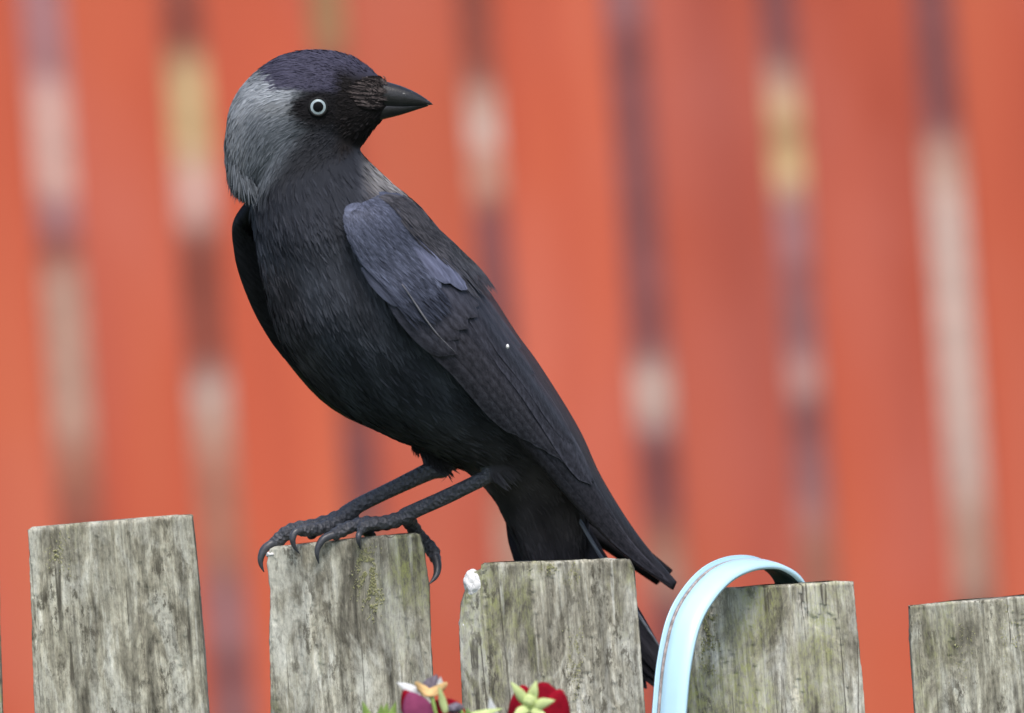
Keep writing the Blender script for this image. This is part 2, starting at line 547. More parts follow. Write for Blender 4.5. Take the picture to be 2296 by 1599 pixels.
def picket(idx, le, re):
    le, re = np.array(le, float), np.array(re, float)
    rows = np.concatenate([np.linspace(0, 1, 110), [1.3, 2, 4, 7, 10.5]])
    yl = le[0, 1] + rows * (1620 - le[0, 1])
    yr = re[0, 1] + rows * (1620 - re[0, 1])
    lean = math.tan(ROLL * 0.9)
    def edge(e, y):
        return np.where(y <= 1620, np.interp(y, e[:, 1], e[:, 0]), e[-1, 0] + (y - 1620) * lean)
    xl, xr = edge(le, yl), edge(re, yr)
    nf = 74
    verts, rings = [], []
    r = 0.0008
    for i in range(len(rows)):
        A = W(xl[i], yl[i], 0)
        B = W(xr[i], yr[i], 0)
        hw = np.linalg.norm(B - A) / 2
        d = (B - A) / (2 * hw)
        c = (A + B) / 2
        inset = 0.0012 * max(0, 1 - i / 1.5) if i < 2 else 0
        ring = []
        def rp(u, v):
            ring.append((u, v))
        ts = np.linspace(-1, 1, nf)
        for q in ts:
            u = q * (hw - r)
            rp(u, -PT)
        for a in (0.33, 0.66, 1.0):
            rp(hw - r + r * math.sin(a * math.pi / 2), -PT + r - r * math.cos(a * math.pi / 2))
        for q in np.linspace(-1, 1, 6)[1:-1]:
            rp(hw, q * (PT - r))
        rp(hw, PT - r)
        for q in np.linspace(1, -1, 8):
            rp(q * (hw - r), PT)
        for q in np.linspace(1, -1, 6):
            rp(-hw, q * (PT - r))
        rp(-hw + r * 0.3, -PT + r * 0.3)
        pts = []
        for u, v in ring:
            p = c + d * u + np.array([0, v, 0])
            sd = idx * 7.3
            gq = noise.noise(Vector((p[0] * 330 + sd, p[2] * 14, sd)))
            g2 = noise.noise(Vector((p[0] * 90 + sd, p[2] * 9, sd + 5)))
            g3 = noise.noise(Vector((p[0] * 700 + sd, p[2] * 240, sd + 9)))
            if v < -PT + r:
                crack = max(0, abs(g2) < 0.035) * 0.0006
                p = p + np.array([0, -0.00028 * gq - 0.00045 * g2 - 0.00012 * g3 + crack + inset, 0])
            else:
                p = p + d * np.sign(u) * 0.0004 * (noise.noise(Vector((p[2] * 60, sd, v * 300))) + 0.6 * noise.noise(Vector((p[2] * 420, sd + 3, v * 300))))
            if i == 0:
                p = p + UP * (0.0006 * noise.noise(Vector((u * 160, sd, v * 120))) + 0.0004 * noise.noise(Vector((u * 700, sd, v * 500))) - 0.0016 * max(0, abs(u) / hw - 0.965) / 0.035)
            pts.append(p)
        rings.append(pts)
    v, f = loft(rings, True, True)
    return v, f
picket_objs = []
for i, (le, re) in enumerate(pickets):
    v, f = picket(i, le, re)
    picket_objs.append(mesh_obj('picket', v, f, M['wood'], pf))
for z in (0.28, 0.72):
    v, f = box(-0.32, 0.34, PT + 0.001, PT + 0.036, z, z + 0.06, 0.003)
    mesh_obj('rail', v, f, M['wood'], pf, smooth=False)

# white lumps on the picket corners
def lump(name, cx, cy, rx, ry, y, ry_depth, root, mat, seed, tilt=0.0):
    bm = bmesh.new()
    bmesh.ops.create_icosphere(bm, subdivisions=4, radius=1)
    ct, st = math.cos(tilt), math.sin(tilt)
    vs = []
    for q in bm.verts:
        n = noise.noise(q.co * 2.2 + Vector((seed, 0, 0))) * 0.16 + noise.noise(q.co * 7 + Vector((seed, 3, 0))) * 0.07
        x, d, z = q.co.x * (1 + n) * rx, q.co.y * (1 + n) * ry_depth, q.co.z * (1 + n) * ry
        vs.append(W(cx + x * ct - z * st, cy - (x * st + z * ct), y + d))
    f = [tuple(v.index for v in fc.verts) for fc in bm.faces]
    bm.free()
    return mesh_obj(name, vs, f, mat, root)
wt = NT('cracked_white_paint')
vor = wt.n('ShaderNodeTexVoronoi', feature='DISTANCE_TO_EDGE')
vor.inputs['Scale'].default_value = 420
wt.l(wt.coords((1, 1, 0.6)), vor.inputs['Vector'])
wt.l(wt.ramp(vor.outputs['Distance'], [(0.0, bw(0.45)), (0.035, bw(0.90))]), wt.b.inputs['Base Color'])
wt.bump(vor.outputs['Distance'], 0.5, 0.001)
wt.set(Roughness=0.7)
M['cracked'] = wt.m
lump('white_patch', 1061, 1308, 21, 31, -0.0085, 0.0034, picket_objs[3], M['cracked'], 1.0, 0.12)
lump('white_patch', 607, 1243, 11, 7, -0.006, 0.005, picket_objs[2], M['white'], 2.0, 0.2)
lump('white_patch', 1038, 1402, 9, 20, -0.004, 0.0065, picket_objs[3], M['white'], 4.0, 0.1)

# crusts of yellow-green lichen on the pickets
lich = plain('lichen_crust', (0.47, 0.47, 0.26), 0.95, 0.1, 0.5, 700).m
def lichen(idx, cx, cy, w, h, n):
    vs, fs, o = [], [], 0
    for _ in range(n * 6):
        px = random.gauss(cx, w)
        py = random.gauss(cy, h)
        le, re = pickets[idx]
        top = np.interp(px, [le[0][0], re[0][0]], [le[0][1], re[0][1]])
        if py < top + 6:
            continue
        if noise.noise(Vector((px * 0.07, py * 0.035, idx))) < -0.08:
            continue
        rr = random.uniform(0.5, 1.9) * (1.6 if random.random() < 0.12 else 1)
        c = W(px, py, -PT - 0.0002)
        k = 7
        ring = []
        for q in range(k):
            a = 2 * math.pi * q / k
            rq = rr * random.uniform(0.6, 1.2) * S
            ring.append(c + RIGHT * math.cos(a) * rq * 0.8 + UP * math.sin(a) * rq * 1.3 + np.array([0, 0.0004, 0]))
        vs += ring + [c + np.array([0, -random.uniform(0.0001, 0.0005), 0])]
        fs += [(o + q, o + (q + 1) % k, o + k) for q in range(k)]
        o += k + 1
    ob = mesh_obj('lichen', vs, fs, lich, picket_objs[idx])
    tag(ob, kind='stuff')
lichen(2, 818, 1265, 12, 38, 150)
lichen(2, 838, 1330, 9, 26, 70)
lichen(3, 1222, 1275, 12, 8, 40)
lichen(3, 1278, 1290, 10, 18, 60)
lichen(3, 1290, 1470, 8, 40, 110)
lichen(4, 1585, 1420, 12, 60, 120)
lichen(5, 2210, 1430, 40, 40, 190)
lichen(1, 130, 1240, 18, 24, 50)

# ------------------------------------------------------------------ jackdaw
bird = thing('jackdaw', 'black and grey jackdaw with pale eye perched on a picket, head turned', 'bird', W(800, 1200, 0))

# torso: left and right outline, depth of centre, half depth
T = [((590, 290), (775, 235), -.034, .019), ((572, 385), (799, 325), -.034, .0230), ((563, 455), (862, 395), -.035, .0295), ((572, 540), (945, 468), -.036, .036),
     ((590, 640), (1015, 556), -.033, .038), ((620, 748), (1076, 648), -.029, .040), ((680, 838), (1135, 738), -.022, .040),
     ((765, 922), (1188, 826), -.013, .038), ((865, 976), (1238, 908), -.004, .034), ((965, 1018), (1272, 985), .006, .029),
     ((1050, 1062), (1292, 1052), .016, .023), ((1105, 1118), (1308, 1112), .024, .018), ((1145, 1195), (1320, 1180), .030, .013),
     ((1175, 1262), (1325, 1240), .034, .009), ((1215, 1330), (1320, 1310), .037, .004)]
TA = np.array([[*l, *r, y, b] for l, r, y, b in T])
TI = interp(TA, 60)
NR = 40
rings = []
for q in TI:
    L, R, yc, b = W(q[0], q[1], q[4]), W(q[2], q[3], q[4]), q[4], q[5]
    c, h = (L + R) / 2, (R - L) / 2
    rings.append([c + h * math.cos(t) + np.array([0, b, 0]) * math.sin(t) * (1 + 0.06 * abs(math.sin(2 * t))) for t in np.linspace(0, 2 * math.pi, NR, endpoint=False)])
torso_v, torso_f = loft(rings)
torso_bvh = BVHTree.FromPolygons([Vector(v) for v in torso_v], torso_f)
axis = np.array([(W(q[0], q[1], q[4]) + W(q[2], q[3], q[4])) / 2 for q in TI])
axis_t = unit(np.gradient(axis, axis=0))

# head: x, top, bottom, half depth (picture units)
HY = -0.034
H = [(506, 300, 340, 14), (516, 243, 400, 50), (540, 197, 432, 76), (580, 155, 438, 94), (625, 127, 428, 104), (670, 114, 412, 107), (715, 112, 395, 104),
     (755, 116, 374, 95), (790, 126, 350, 80), (817, 143, 318, 65), (838, 160, 290, 52), (858, 178, 268, 38), (875, 190, 255, 26)]
HI = interp(np.array(H, float), 34)
hr = []
for x, t_, b_, d in HI:
    c, hh = (t_ + b_) / 2, (b_ - t_) / 2
    hr.append([W(x, c - hh * math.cos(t), HY + d * S * math.sin(t)) for t in np.linspace(0, 2 * math.pi, 32, endpoint=False)])
head_v, head_f = loft(hr)

# legs and feet: joint lists (px, py, depth, radius in picture units)
LEGS = [
    # near leg
    [(1150, 1000, .000, 62), (1125, 1040, -.004, 40), (1098, 1066, -.006, 17), (1070, 1080, -.006, 15), (1000, 1114, -.005, 15.5), (935, 1143, -.004, 15.5), (905, 1158, -.003, 17)],
    # far leg
    [(1010, 965, .016, 62), (990, 1015, .017, 45), (992, 1050, .015, 21), (965, 1056, .014, 19), (880, 1096, .011, 16), (810, 1130, .008, 16), (778, 1150, .006, 17)],
]
TOES = [
    [(908, 1158, -.003, 15), (880, 1168, -.004, 15), (850, 1172, -.005, 13), (820, 1174, -.006, 15), (790, 1180, -.008, 13), (765, 1190, -.010, 14), (744, 1202, -.0125, 11)],
    [(905, 1160, -.003, 14), (870, 1172, -.007, 13), (838, 1174, -.010, 13), (815, 1180, -.0125, 11), (808, 1194, -.0145, 9)],
    [(905, 1160, -.001, 13), (880, 1172, .003, 13), (848, 1178, .006, 12), (820, 1184, .008, 11), (800, 1192, .009, 8)],
    [(910, 1160, -.002, 15), (922, 1176, .008, 14), (936, 1198, .0145, 14), (953, 1217, .0145, 14), (970, 1236, .012, 14), (977, 1256, .009, 11)],
    [(778, 1150, .006, 15), (745, 1166, .004, 15), (705, 1178, .002, 14), (670, 1184, .000, 14), (645, 1194, -.002, 15), (625, 1210, -.003, 14), (610, 1222, -.004, 11)],
    [(778, 1152, .006, 14), (745, 1176, .000, 14), (715, 1186, -.005, 13), (690, 1188, -.010, 13), (672, 1192, -.0135, 11)],
    [(778, 1150, .006, 14), (800, 1176, .009, 12), (822, 1192, .012, 11), (838, 1208, .014, 9)],
    [(778, 1152, .007, 13), (740, 1178, .010, 12), (712, 1190, .011, 11), (690, 1205, .0125, 8)],
]
CLAWS = [
    [(750, 1198, -.0125, 10), (726, 1208, -.0145, 9), (713, 1228, -.0155, 7), (711, 1246, -.0155, 4.5), (715, 1264, -.0140, 1.0)],
    [(809, 1190, -.0145, 7), (804, 1202, -.0165, 7), (804, 1215, -.0165, 5), (809, 1232, -.0145, 1.0)],
    [(976, 1248, .009, 11.5), (981, 1270, .006, 9.5), (977, 1292, .003, 6.5), (961, 1311, .000, 1.0)],
    [(616, 1216, -.004, 10.5), (594, 1230, -.005, 9.5), (585, 1250, -.006, 7.5), (585, 1266, -.006, 5), (592, 1283, -.006, 1.0)],
    [(677, 1188, -.0135, 9), (661, 1194, -.0155, 8.5), (656, 1210, -.0165, 7), (661, 1228, -.0160, 4.5), (672, 1242, -.0145, 1.0)],
]
leg_parts, leg_ctrl = [], []
for chain in LEGS + TOES:
    a = interp(np.array(chain, float), len(chain) * 6)
    pts = Ws(a[:, :3])
    knob = 1 + (0.13 * np.sin(np.arange(len(a)) * 1.35) if chain in TOES else 0)
    leg_parts.append(tube(pts, (a[:, 3] * 1.03 + 1.5) * S * knob, 14))
    keep = a[:, 1] > 1050
    leg_ctrl.append(np.c_[pts, a[:, 3] * S][keep])
leg_ctrl = np.concatenate(leg_ctrl)

bv, bf = merge([(torso_v, torso_f), (head_v, head_f)] + leg_parts)
tmp_me = bpy.data.meshes.new('tmp')
tmp_me.from_pydata(bv.tolist(), [], bf)
bm = bmesh.new()
bm.from_mesh(tmp_me)
bmesh.ops.recalc_face_normals(bm, faces=bm.faces)
bm.to_mesh(tmp_me)
bm.free()
tmp = bpy.data.objects.new('tmp', tmp_me)
col.objects.link(tmp)
rm = tmp.modifiers.new('r', 'REMESH')
rm.mode = 'VOXEL'
rm.voxel_size = 0.0008
smo = tmp.modifiers.new('s', 'SMOOTH')
smo.factor = 0.5
smo.iterations = 4
dg = bpy.context.evaluated_depsgraph_get()
ev = tmp.evaluated_get(dg)
em = bpy.data.meshes.new_from_object(ev)
nv = len(em.vertices)
BV = np.empty(nv * 3)
em.vertices.foreach_get('co', BV)
BV = BV.reshape(-1, 3)
BN = np.empty(nv * 3)
em.vertices.foreach_get('normal', BN)
BN = BN.reshape(-1, 3)
BF = [tuple(p.vertices) for p in em.polygons]
# soften the joins of head, neck, thighs and trunk, but not the legs
ed = np.empty(len(em.edges) * 2, np.int32)
em.edges.foreach_get('vertices', ed)
ed = ed.reshape(-1, 2)
deg = np.bincount(ed.ravel(), minlength=nv)[:, None]
q_ = PX(BV)
soft = (sm(1045, 1015, q_[:, 1]) * (1 - 0.9 * sm(620, 570, q_[:, 0]) * sm(380, 420, q_[:, 1]) * sm(520, 480, q_[:, 1])) * sm(835, 800, np.where(q_[:, 1] < 300, q_[:, 0], 0)))[:, None]
for _ in range(16):
    acc = np.zeros_like(BV)
    for k in range(3):
        acc[:, k] = np.bincount(ed[:, 0], BV[ed[:, 1], k], nv) + np.bincount(ed[:, 1], BV[ed[:, 0], k], nv)
    BV = BV + 0.6 * soft * (acc / deg - BV)
bpy.data.objects.remove(tmp)

def leg_dist(p):
    out = np.full(len(p), 9.0)
    for c in leg_ctrl:
        out = np.minimum(out, np.linalg.norm(p - c[:3], axis=1) / c[3])
    return out
leg_w = np.zeros(nv)
cand = PX(BV)[:, 1] > 1045
leg_w[cand] = 1 - sm(1.25, 1.5, leg_dist(BV[cand]))

leg_w *= 1 - sm(1085, 1112, PX(BV)[:, 0])

def blend(c, new, w):
    return c * (1 - w[:, None]) + np.array(new) * w[:, None]

def in_head(x, y):
    return sm(18, -18, y - (447 - (x - 545) * 0.44)) * (x < 905)

def plumage_colour(p):
    q = PX(p)
    x, y = q[:, 0], q[:, 1]
    n = len(x)
    c = np.tile([0.044, 0.048, 0.061], (n, 1))
    c = blend(c, (0.042, 0.047, 0.060), sm(520, 760, y + 0.35 * (700 - x)))
    c = blend(c, (0.058, 0.054, 0.061), sm(900, 1080, y))
    mot = np.sin(x * 0.031 + 2.1 * np.sin(y * 0.017)) * np.sin(y * 0.024 - x * 0.012 + 1.7 * np.sin(x * 0.019)) + 0.5 * np.sin(x * 0.083 + y * 0.031) * np.sin(y * 0.061)
    c = c * (1 + 0.36 * np.clip(mot, -1, 1))[:, None]
    c = blend(c, c * np.array([1.20, 1.03, 0.93]), sm(540, 620, y) * sm(90, 0, x - (560 + np.maximum(0, y - 500) * 0.35)))
    # back and mantle on the right of the neck
    rs = sm(-10, 40, (x - 805) - (y - 330) * 0.38 * 0)
    mant = rs * sm(640, 600, y) * sm(-40, 10, (x - 800) - (y - 440) * 0.55)
    c = blend(c, (0.060, 0.056, 0.064), mant)
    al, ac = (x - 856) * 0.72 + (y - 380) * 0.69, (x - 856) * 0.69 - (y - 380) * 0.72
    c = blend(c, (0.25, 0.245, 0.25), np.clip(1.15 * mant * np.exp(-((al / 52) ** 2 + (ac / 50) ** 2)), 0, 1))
    thr = sm(570, 440, y) * sm(820, 790, x) * sm(540, 600, x)
    c = blend(c, (0.022, 0.024, 0.031), thr * 0.9)  # dark throat, plus the head's shade over the neck put into the colour
    # head
    h = in_head(x, y)
    hc = np.tile([0.022, 0.023, 0.026], (n, 1))
    sil = sm(712, 640, x + 0.55 * np.maximum(0, y - 310) + 6 * np.sin(y * 0.25))
    hc = blend(hc, (0.108, 0.122, 0.142), sil)
    bright = np.exp(-((((x - 600) * 0.42 + (y - 222) * -0.02) / 60) ** 2)) * np.exp(-(((y - (205 + (x - 600) * 0.13 + np.maximum(0, 570 - x) * 0.9)) / 42) ** 2)) * sm(690, 640, x)
    hc = blend(hc, (0.31, 0.335, 0.37), np.clip(bright * 1.0, 0, 1))
    edge_l = sm(575, 520, x) * sm(470, 300, y)
    hc = blend(hc, (0.21, 0.225, 0.245), edge_l * 0.6)
    hc = blend(hc, (0.019, 0.020, 0.024), sm(-30, 36, x - (705 - (y - 280) * 0.80)) * sm(255, 290, y))
    # ear stroke: pale arc behind the eye
    arc = np.exp(-(((y - (238 + ((x - 610) / 95) ** 2 * 34)) / 11) ** 2)) * sm(570, 600, x) * sm(705, 660, x)
    hc = blend(hc, (0.17, 0.18, 0.19), arc * 0.6)
    cap = sm(-6, 6, x - (598 + (y - 150) * 0.45)) * sm(8, -8, y - (196 + (x - 620) * 0.11)) * (x > 585)
    hc = blend(hc, (0.056, 0.054, 0.085), cap)
    face = sm(1.12, 0.62, np.hypot((x - 728) / 92, (y - 243) / 44)) * sm(640, 665, x)
    hc = blend(hc, (0.011, 0.010, 0.011), face)
    lore = sm(742, 775, x) * sm(150, 190, y + (x - 820) * -0.2)
    hc = blend(hc, (0.014, 0.012, 0.012), lore)
    c = c * (1 - h[:, None]) + hc * h[:, None]
    return c

bc = plumage_colour(BV) * 0.8
bc = blend(bc, (0.075, 0.077, 0.088), leg_w)
body = mesh_obj('body', BV, BF, [M['skin'], M['plume']], bird, colors=bc)
fl = np.array([leg_w[list(f)].mean() > 0.5 for f in BF])
body.data.polygons.foreach_set('material_index', np.where(fl, 0, 1).astype(np.int32))
body_bvh = BVHTree.FromPolygons([Vector(v) for v in BV], BF)

# contour feathers: many small tapered barbs combed along the body
tri = np.array([(f[0], f[1], f[2]) for f in BF] + [(f[0], f[2], f[3]) for f in BF if len(f) > 3])
A, B, C = BV[tri[:, 0]], BV[tri[:, 1]], BV[tri[:, 2]]
area = np.linalg.norm(np.cross(B - A, C - A), axis=1) / 2
def scatter(n, mask):
    pr = area * mask[tri].mean(1)
    idx = rng.choice(len(tri), n, p=pr / pr.sum())
    r1, r2 = np.sqrt(rng.random(n)), rng.random(n)
    w = np.stack([1 - r1, r1 * (1 - r2), r1 * r2], 1)
    p = (w[:, :1] * A[idx] + w[:, 1:2] * B[idx] + w[:, 2:] * C[idx])
    nn = unit(w[:, :1] * BN[tri[idx, 0]] + w[:, 1:2] * BN[tri[idx, 1]] + w[:, 2:] * BN[tri[idx, 2]])
    return p, nn
def flow(p):
    q = PX(p)
    x, y = q[:, 0], q[:, 1]
    i = np.argmin(((p[:, None, :] - axis[None, ::2, :]) ** 2).sum(2), axis=1) * 2
    fb = axis_t[i]
    # the breast feathers fall from the throat and sweep towards the belly
    fb = unit(fb + 0.35 * (-UP)[None] * sm(700, 450, y)[:, None])
    Bk = W(880, 215, HY)
    fh = unit(p - Bk)
    d = sm(700, 520, x)[:, None] * sm(170, 330, y)[:, None]
    fh = unit(fh * (1 - 0.55 * d) - 1.15 * UP[None] * d - 0.25 * UP * sm(260, 380, y)[:, None])
    h = in_head(x, y)[:, None]
    return unit(fb * (1 - h) + fh * h)
def barbs(p, nn, L, wid, lift, R, colour, rough=0.25, tipc=1.15):
    n = len(p)
    f = flow(p)
    f = f - nn * (f * nn).sum(1, keepdims=True)
    f = unit(f + rng.normal(0, rough, (n, 3)) * 0.5)
    f = unit(f - nn * (f * nn).sum(1, keepdims=True))
    side = np.cross(f, nn)
    roll = rng.normal(0, 0.35, n)
    sd = side * np.cos(roll)[:, None] + nn * np.sin(roll)[:, None]
    Ls = (L * rng.uniform(0.7, 1.25, n))[:, None]
    ws = (wid * rng.uniform(0.7, 1.3, n))[:, None]
    lf = (lift * rng.uniform(0.2, 1.5, n))[:, None]
    Rr = R if np.ndim(R) == 0 else R[:, None]
    rows = []
    for s, w in ((0, 0.6), (0.35, 1.0), (0.7, 0.75)):
        c = p + f * Ls * s + nn * (lf * s - 0.0002 - (Ls * s) ** 2 / (2 * Rr) * 0.85)
        rows += [c - sd * ws * w / 2, c + sd * ws * w / 2]
    rows.append(p + f * Ls + nn * (lf - 0.0002 - Ls ** 2 / (2 * Rr) * 0.85))
    v = np.stack(rows, 1).reshape(-1, 3)
    base = np.arange(n) * 7
    faces = []
    for b in base.tolist():
        faces += [(b, b + 1, b + 3, b + 2), (b + 2, b + 3, b + 5, b + 4), (b + 4, b + 5, b + 6)]
    cc = colour * rng.uniform(0.80, 1.20, n)[:, None]
    g_ = np.array([0.82, 0.82, 0.96, 0.96, 1.03, 1.03, tipc])
    cv = (cc[:, None, :] * g_[None, :, None]).reshape(-1, 3)
    return v, faces, cv
bq = PX(BV)
body_mask = (1 - leg_w) * (bq[:, 1] < 1290) * ((bq[:, 1] < 1085) | (bq[:, 0] > 1070))
hd = in_head(bq[:, 0], bq[:, 1])
near_eye = (np.hypot(bq[:, 0] - 713, bq[:, 1] - 240) < 24) & (BV[:, 1] < HY)
m_head = body_mask * hd * (bq[:, 0] < 862) * ~near_eye * ~((bq[:, 0] > 800) & (bq[:, 1] > 168) & (bq[:, 1] < 246))
m_body = body_mask * (1 - hd)
p1, n1 = scatter(19000, m_head)
q1 = PX(p1)
shag = sm(640, 560, q1[:, 0]) * sm(250, 380, q1[:, 1])
facew = sm(640, 720, q1[:, 0])
eye_d = np.hypot(q1[:, 0] - 713, q1[:, 1] - 240)
L1 = (0.0062 + 0.0040 * shag - 0.0030 * facew) * np.where(eye_d < 60, 0.55, 1.0)
v1, f1, c1 = barbs(p1, n1, L1, 0.00055 + 0 * L1, 0.0007 + 0.0010 * shag, 0.020 + 0.02 * shag, plumage_colour(p1), 0.22)
p2, n2 = scatter(30000, m_body)
q2 = PX(p2)
v2, f2, c2 = barbs(p2, n2, np.full(len(p2), 0.0092), np.full(len(p2), 0.00115), np.full(len(p2), 0.0007), 0.040, plumage_colour(p2), 0.22)
v, f = merge([(v1, f1), (v2, f2)])
pl = mesh_obj('plumage', v, f, M['plume'], body, colors=np.concatenate([c1, c2]))
tag(pl, kind='stuff')

# ragged tufts at the thighs and the lower edge of the nape
tv, tf, tc_ = [], [], []
def tuft(name, spots, L, wid, colour, root, mat=None):
    vs, cs = [], []
    for (px, py, y, dx, dy) in spots:
        d = unit(RIGHT * dx - UP * dy + np.array([0, random.uniform(-.3, .3), 0]))
        ln = L * random.uniform(0.6, 1.2)
        p0 = W(px, py, y)
        cen = np.array([p0 + d * ln * s - UP * 0.10 * ln * s * s for s in np.linspace(0, 1, 5)])
        vs.append(blade(cen, (0.1, -1, random.uniform(-.4, .4)), wid, 0, 2, 'pointed'))
        cs.append(np.tile(np.array(colour) * random.uniform(0.6, 1.4), (len(vs[-1][0]), 1)))
    v, f = merge(vs)
    return tag(mesh_obj(name, v, f, mat or M['plume'], root, colors=np.concatenate(cs)), kind='stuff')
sp = []
for _ in range(520):
    t = random.random()
    sp.append((517 + 52 * t + random.uniform(-5, 8), 378 + 42 * t + random.uniform(-16, 10), HY + random.uniform(-.016, .006), -0.10 + 0.45 * t + random.uniform(-.2, .2), 1))
tuft('nape_tuft', sp, 0.0095, 0.00055, (0.100, 0.112, 0.130), body)
sp = []
for _ in range(240):
    t = random.random()
    sp.append((925 + 62 * t + random.uniform(-6, 6), 985 + 46 * t + random.uniform(-8, 8), .016 + random.uniform(-.012, .008), 0.3 + random.uniform(-.3, .4), 1))
tuft('thigh_tuft', sp, 0.0055, 0.0009, (0.024, 0.023, 0.026), body)
# claws
for ch in CLAWS:
    a = interp(np.array(ch, float), 18)
    v, f = tube(Ws(a[:, :3]), a[:, 3] * S, 10)
    mesh_obj('claw', v, f, M['claw'], body)

# beak
def mandible(st, yc, flat=1.0):
    rr = []
    for x, t_, b_, d in interp(np.array(st, float), 16):
        c, hh = (t_ + b_) / 2, (b_ - t_) / 2
        ring = []
        for t in np.linspace(0, 2 * math.pi, 20, endpoint=False):
            ct, stn = math.cos(t), math.sin(t)
            ring.append(W(x, c - hh * np.sign(ct) * abs(ct) ** 0.9, yc + d * S * np.sign(stn) * abs(stn) ** 0.8))
        rr.append(ring)
    return loft(rr)
beak = None
v, f = mandible([(820, 166, 244, 40), (845, 176, 246, 36), (870, 184, 246, 32), (900, 193, 244, 25), (930, 206, 240, 17), (953, 220, 237, 9), (965, 229, 235.5, 4), (970, 233, 235, 1)], HY - 0.001)
beak = mesh_obj('beak', v, f, M['beak'], bird)
beak_bvh = BVHTree.FromPolygons([Vector(q) for q in v], f)
v, f = mandible([(810, 222, 286, 33), (838, 222, 275, 29.5), (865, 222, 266.5, 25.5), (895, 226, 259, 18.5), (925, 230, 249.5, 11), (948, 233, 242, 4.5), (960, 234.5, 238, 1.5)], HY - 0.001)
mesh_obj('lower_mandible', v, f, M['beak'], beak)
# nasal bristles lying over the root of the beak
bp, bcs = [], []
for _ in range(700):
    k = random.random()
    ins = 34 * random.random() ** 1.4
    x0 = np.interp(k, [0, .25, .6, 1], [836, 802, 788, 812]) + ins + random.uniform(-14, 8)
    y0 = np.interp(k, [0, .25, .6, 1], [171, 184, 208, 240]) + random.uniform(-4, 3)
    x1 = 862 + 7 * math.sin(k * 21) - 8 * (k > 0.9) + random.uniform(-7, 3)
    y1 = 184 + 58 * k + random.uniform(-5, 4)
    if x1 - x0 < 8:
        continue
    pts = []
    for s in np.linspace(0, 1, 7):
        x, y = x0 + (x1 - x0) * s, y0 + (y1 - y0) * s + 5 * (k - 0.45) * math.sin(math.pi * s)
        hit = cast(body_bvh, x, y)
        dy = hit[0].y if hit[0] is not None else HY
        hb = cast(beak_bvh, x, y)
        yb = hb[0].y if hb[0] is not None else HY
        pts.append(W(x, y, min(dy, yb, HY - 0.002) - 0.0004 - 0.0003 * math.sin(math.pi * s) - random.uniform(0, .0004)))
    b_ = blade(np.array(pts), (0, -1, 0.15), 0.00042, 0, 2, 'pointed')
    bp.append(b_)
    bcs.append(np.tile(np.array((0.066, 0.054, 0.053)) * (0.15 + 1.5 * max(0, math.sin(k * 46 + 0.05 * x0)) ** 1.5) * random.uniform(0.5, 1.3), (len(b_[0]), 1)))
v, f = merge(bp)
tag(mesh_obj('nasal_bristles', v, f, M['plume'], beak, colors=np.concatenate(bcs)), 'brown bristly feathers over the root of the beak', kind='stuff')

# eye
hit = cast(body_bvh, 713, 240)
ey = hit[0].y
en = unit(np.array(hit[1]) * np.array([0.5, 1, 0.5]))
ec = W(713, 240, ey)
e1 = unit(np.cross(en, UP))
e2 = np.cross(e1, en)
def dome(r0, r1, h, sag, n=40, k=7):
    rr = []
    for q in np.linspace(r0, r1, k):
        rr.append([ec + (e1 * math.cos(t) + e2 * math.sin(t)) * q * S + en * (h - sag * q * q) for t in np.linspace(0, 2 * math.pi, n, endpoint=False)])
    return loft(rr, True, False)
v, f = dome(11.0, 17.0, 0.0016, 0.0000022)
eye = mesh_obj('eye', v, f, M['iris'], bird)
v, f = dome(0.2, 11.8, 0.00168, 0.0000022)
mesh_obj('pupil', v, f, M['pupil'], eye)
ring = []
for t in np.linspace(0, 2 * math.pi, 48):
    ring.append(ec + (e1 * math.cos(t) + e2 * math.sin(t)) * 19.4 * S + en * 0.0006)
v, f = tube(ring, [3.0 * S] * len(ring), 10, False)
mesh_obj('eyelid', v, f, M['lid'], eye)

# ---- wings
E0 = [(806, 470, -.050), (776, 505, -.060), (800, 578, -.068), (866, 664, -.070), (936, 752, -.066), (1012, 816, -.058), (1100, 918, -.044), (1190, 1020, -.024), (1290, 1135, -.002), (1392, 1238, .018), (1507, 1322, .030)]
E1 = [(840, 448, -.048), (905, 462, -.036), (966, 520, -.030), (1040, 590, -.022), (1097, 664, -.014), (1156, 754, -.004), (1208, 826, .004), (1292, 962, .012), (1345, 1075, .017), (1424, 1200, .024), (1513, 1308, .032)]
E0, E1 = np.array(E0), np.array(E1)
def cr(p, u):
    s = np.clip(u, 0, 1) * (len(p) - 1)
    i = min(int(s), len(p) - 2)
    t = s - i
    p0, p1, p2, p3 = p[max(i - 1, 0)], p[i], p[i + 1], p[min(i + 2, len(p) - 1)]
    return 0.5 * (2 * p1 + (p2 - p0) * t + (2 * p0 - 5 * p1 + 4 * p2 - p3) * t * t + (3 * p1 - p0 - 3 * p2 + p3) * t ** 3)
def wing_raw(u, t):
    a, b = cr(E0, u), cr(E1, u)
    q = a + (b - a) * t
    y = a[2] + (b[2] - a[2]) * (1 - math.sqrt(max(0, 1 - t * t)))
    hit = cast(torso_bvh, q[0], q[1])
    off = 0.0045 * math.sin(math.pi * min(1, 0.12 + u * 3)) if u < 0.28 else 0.0045 * 0.95
    if hit[0] is not None:
        y = min(y, hit[0].y - max(off, 0.003))
    return W(q[0], q[1], y)
NU, NTT = 90, 16
grid = np.array([[wing_raw(u, t) for t in np.linspace(0, 1, NTT)] for u in np.linspace(0, 1, NU)])
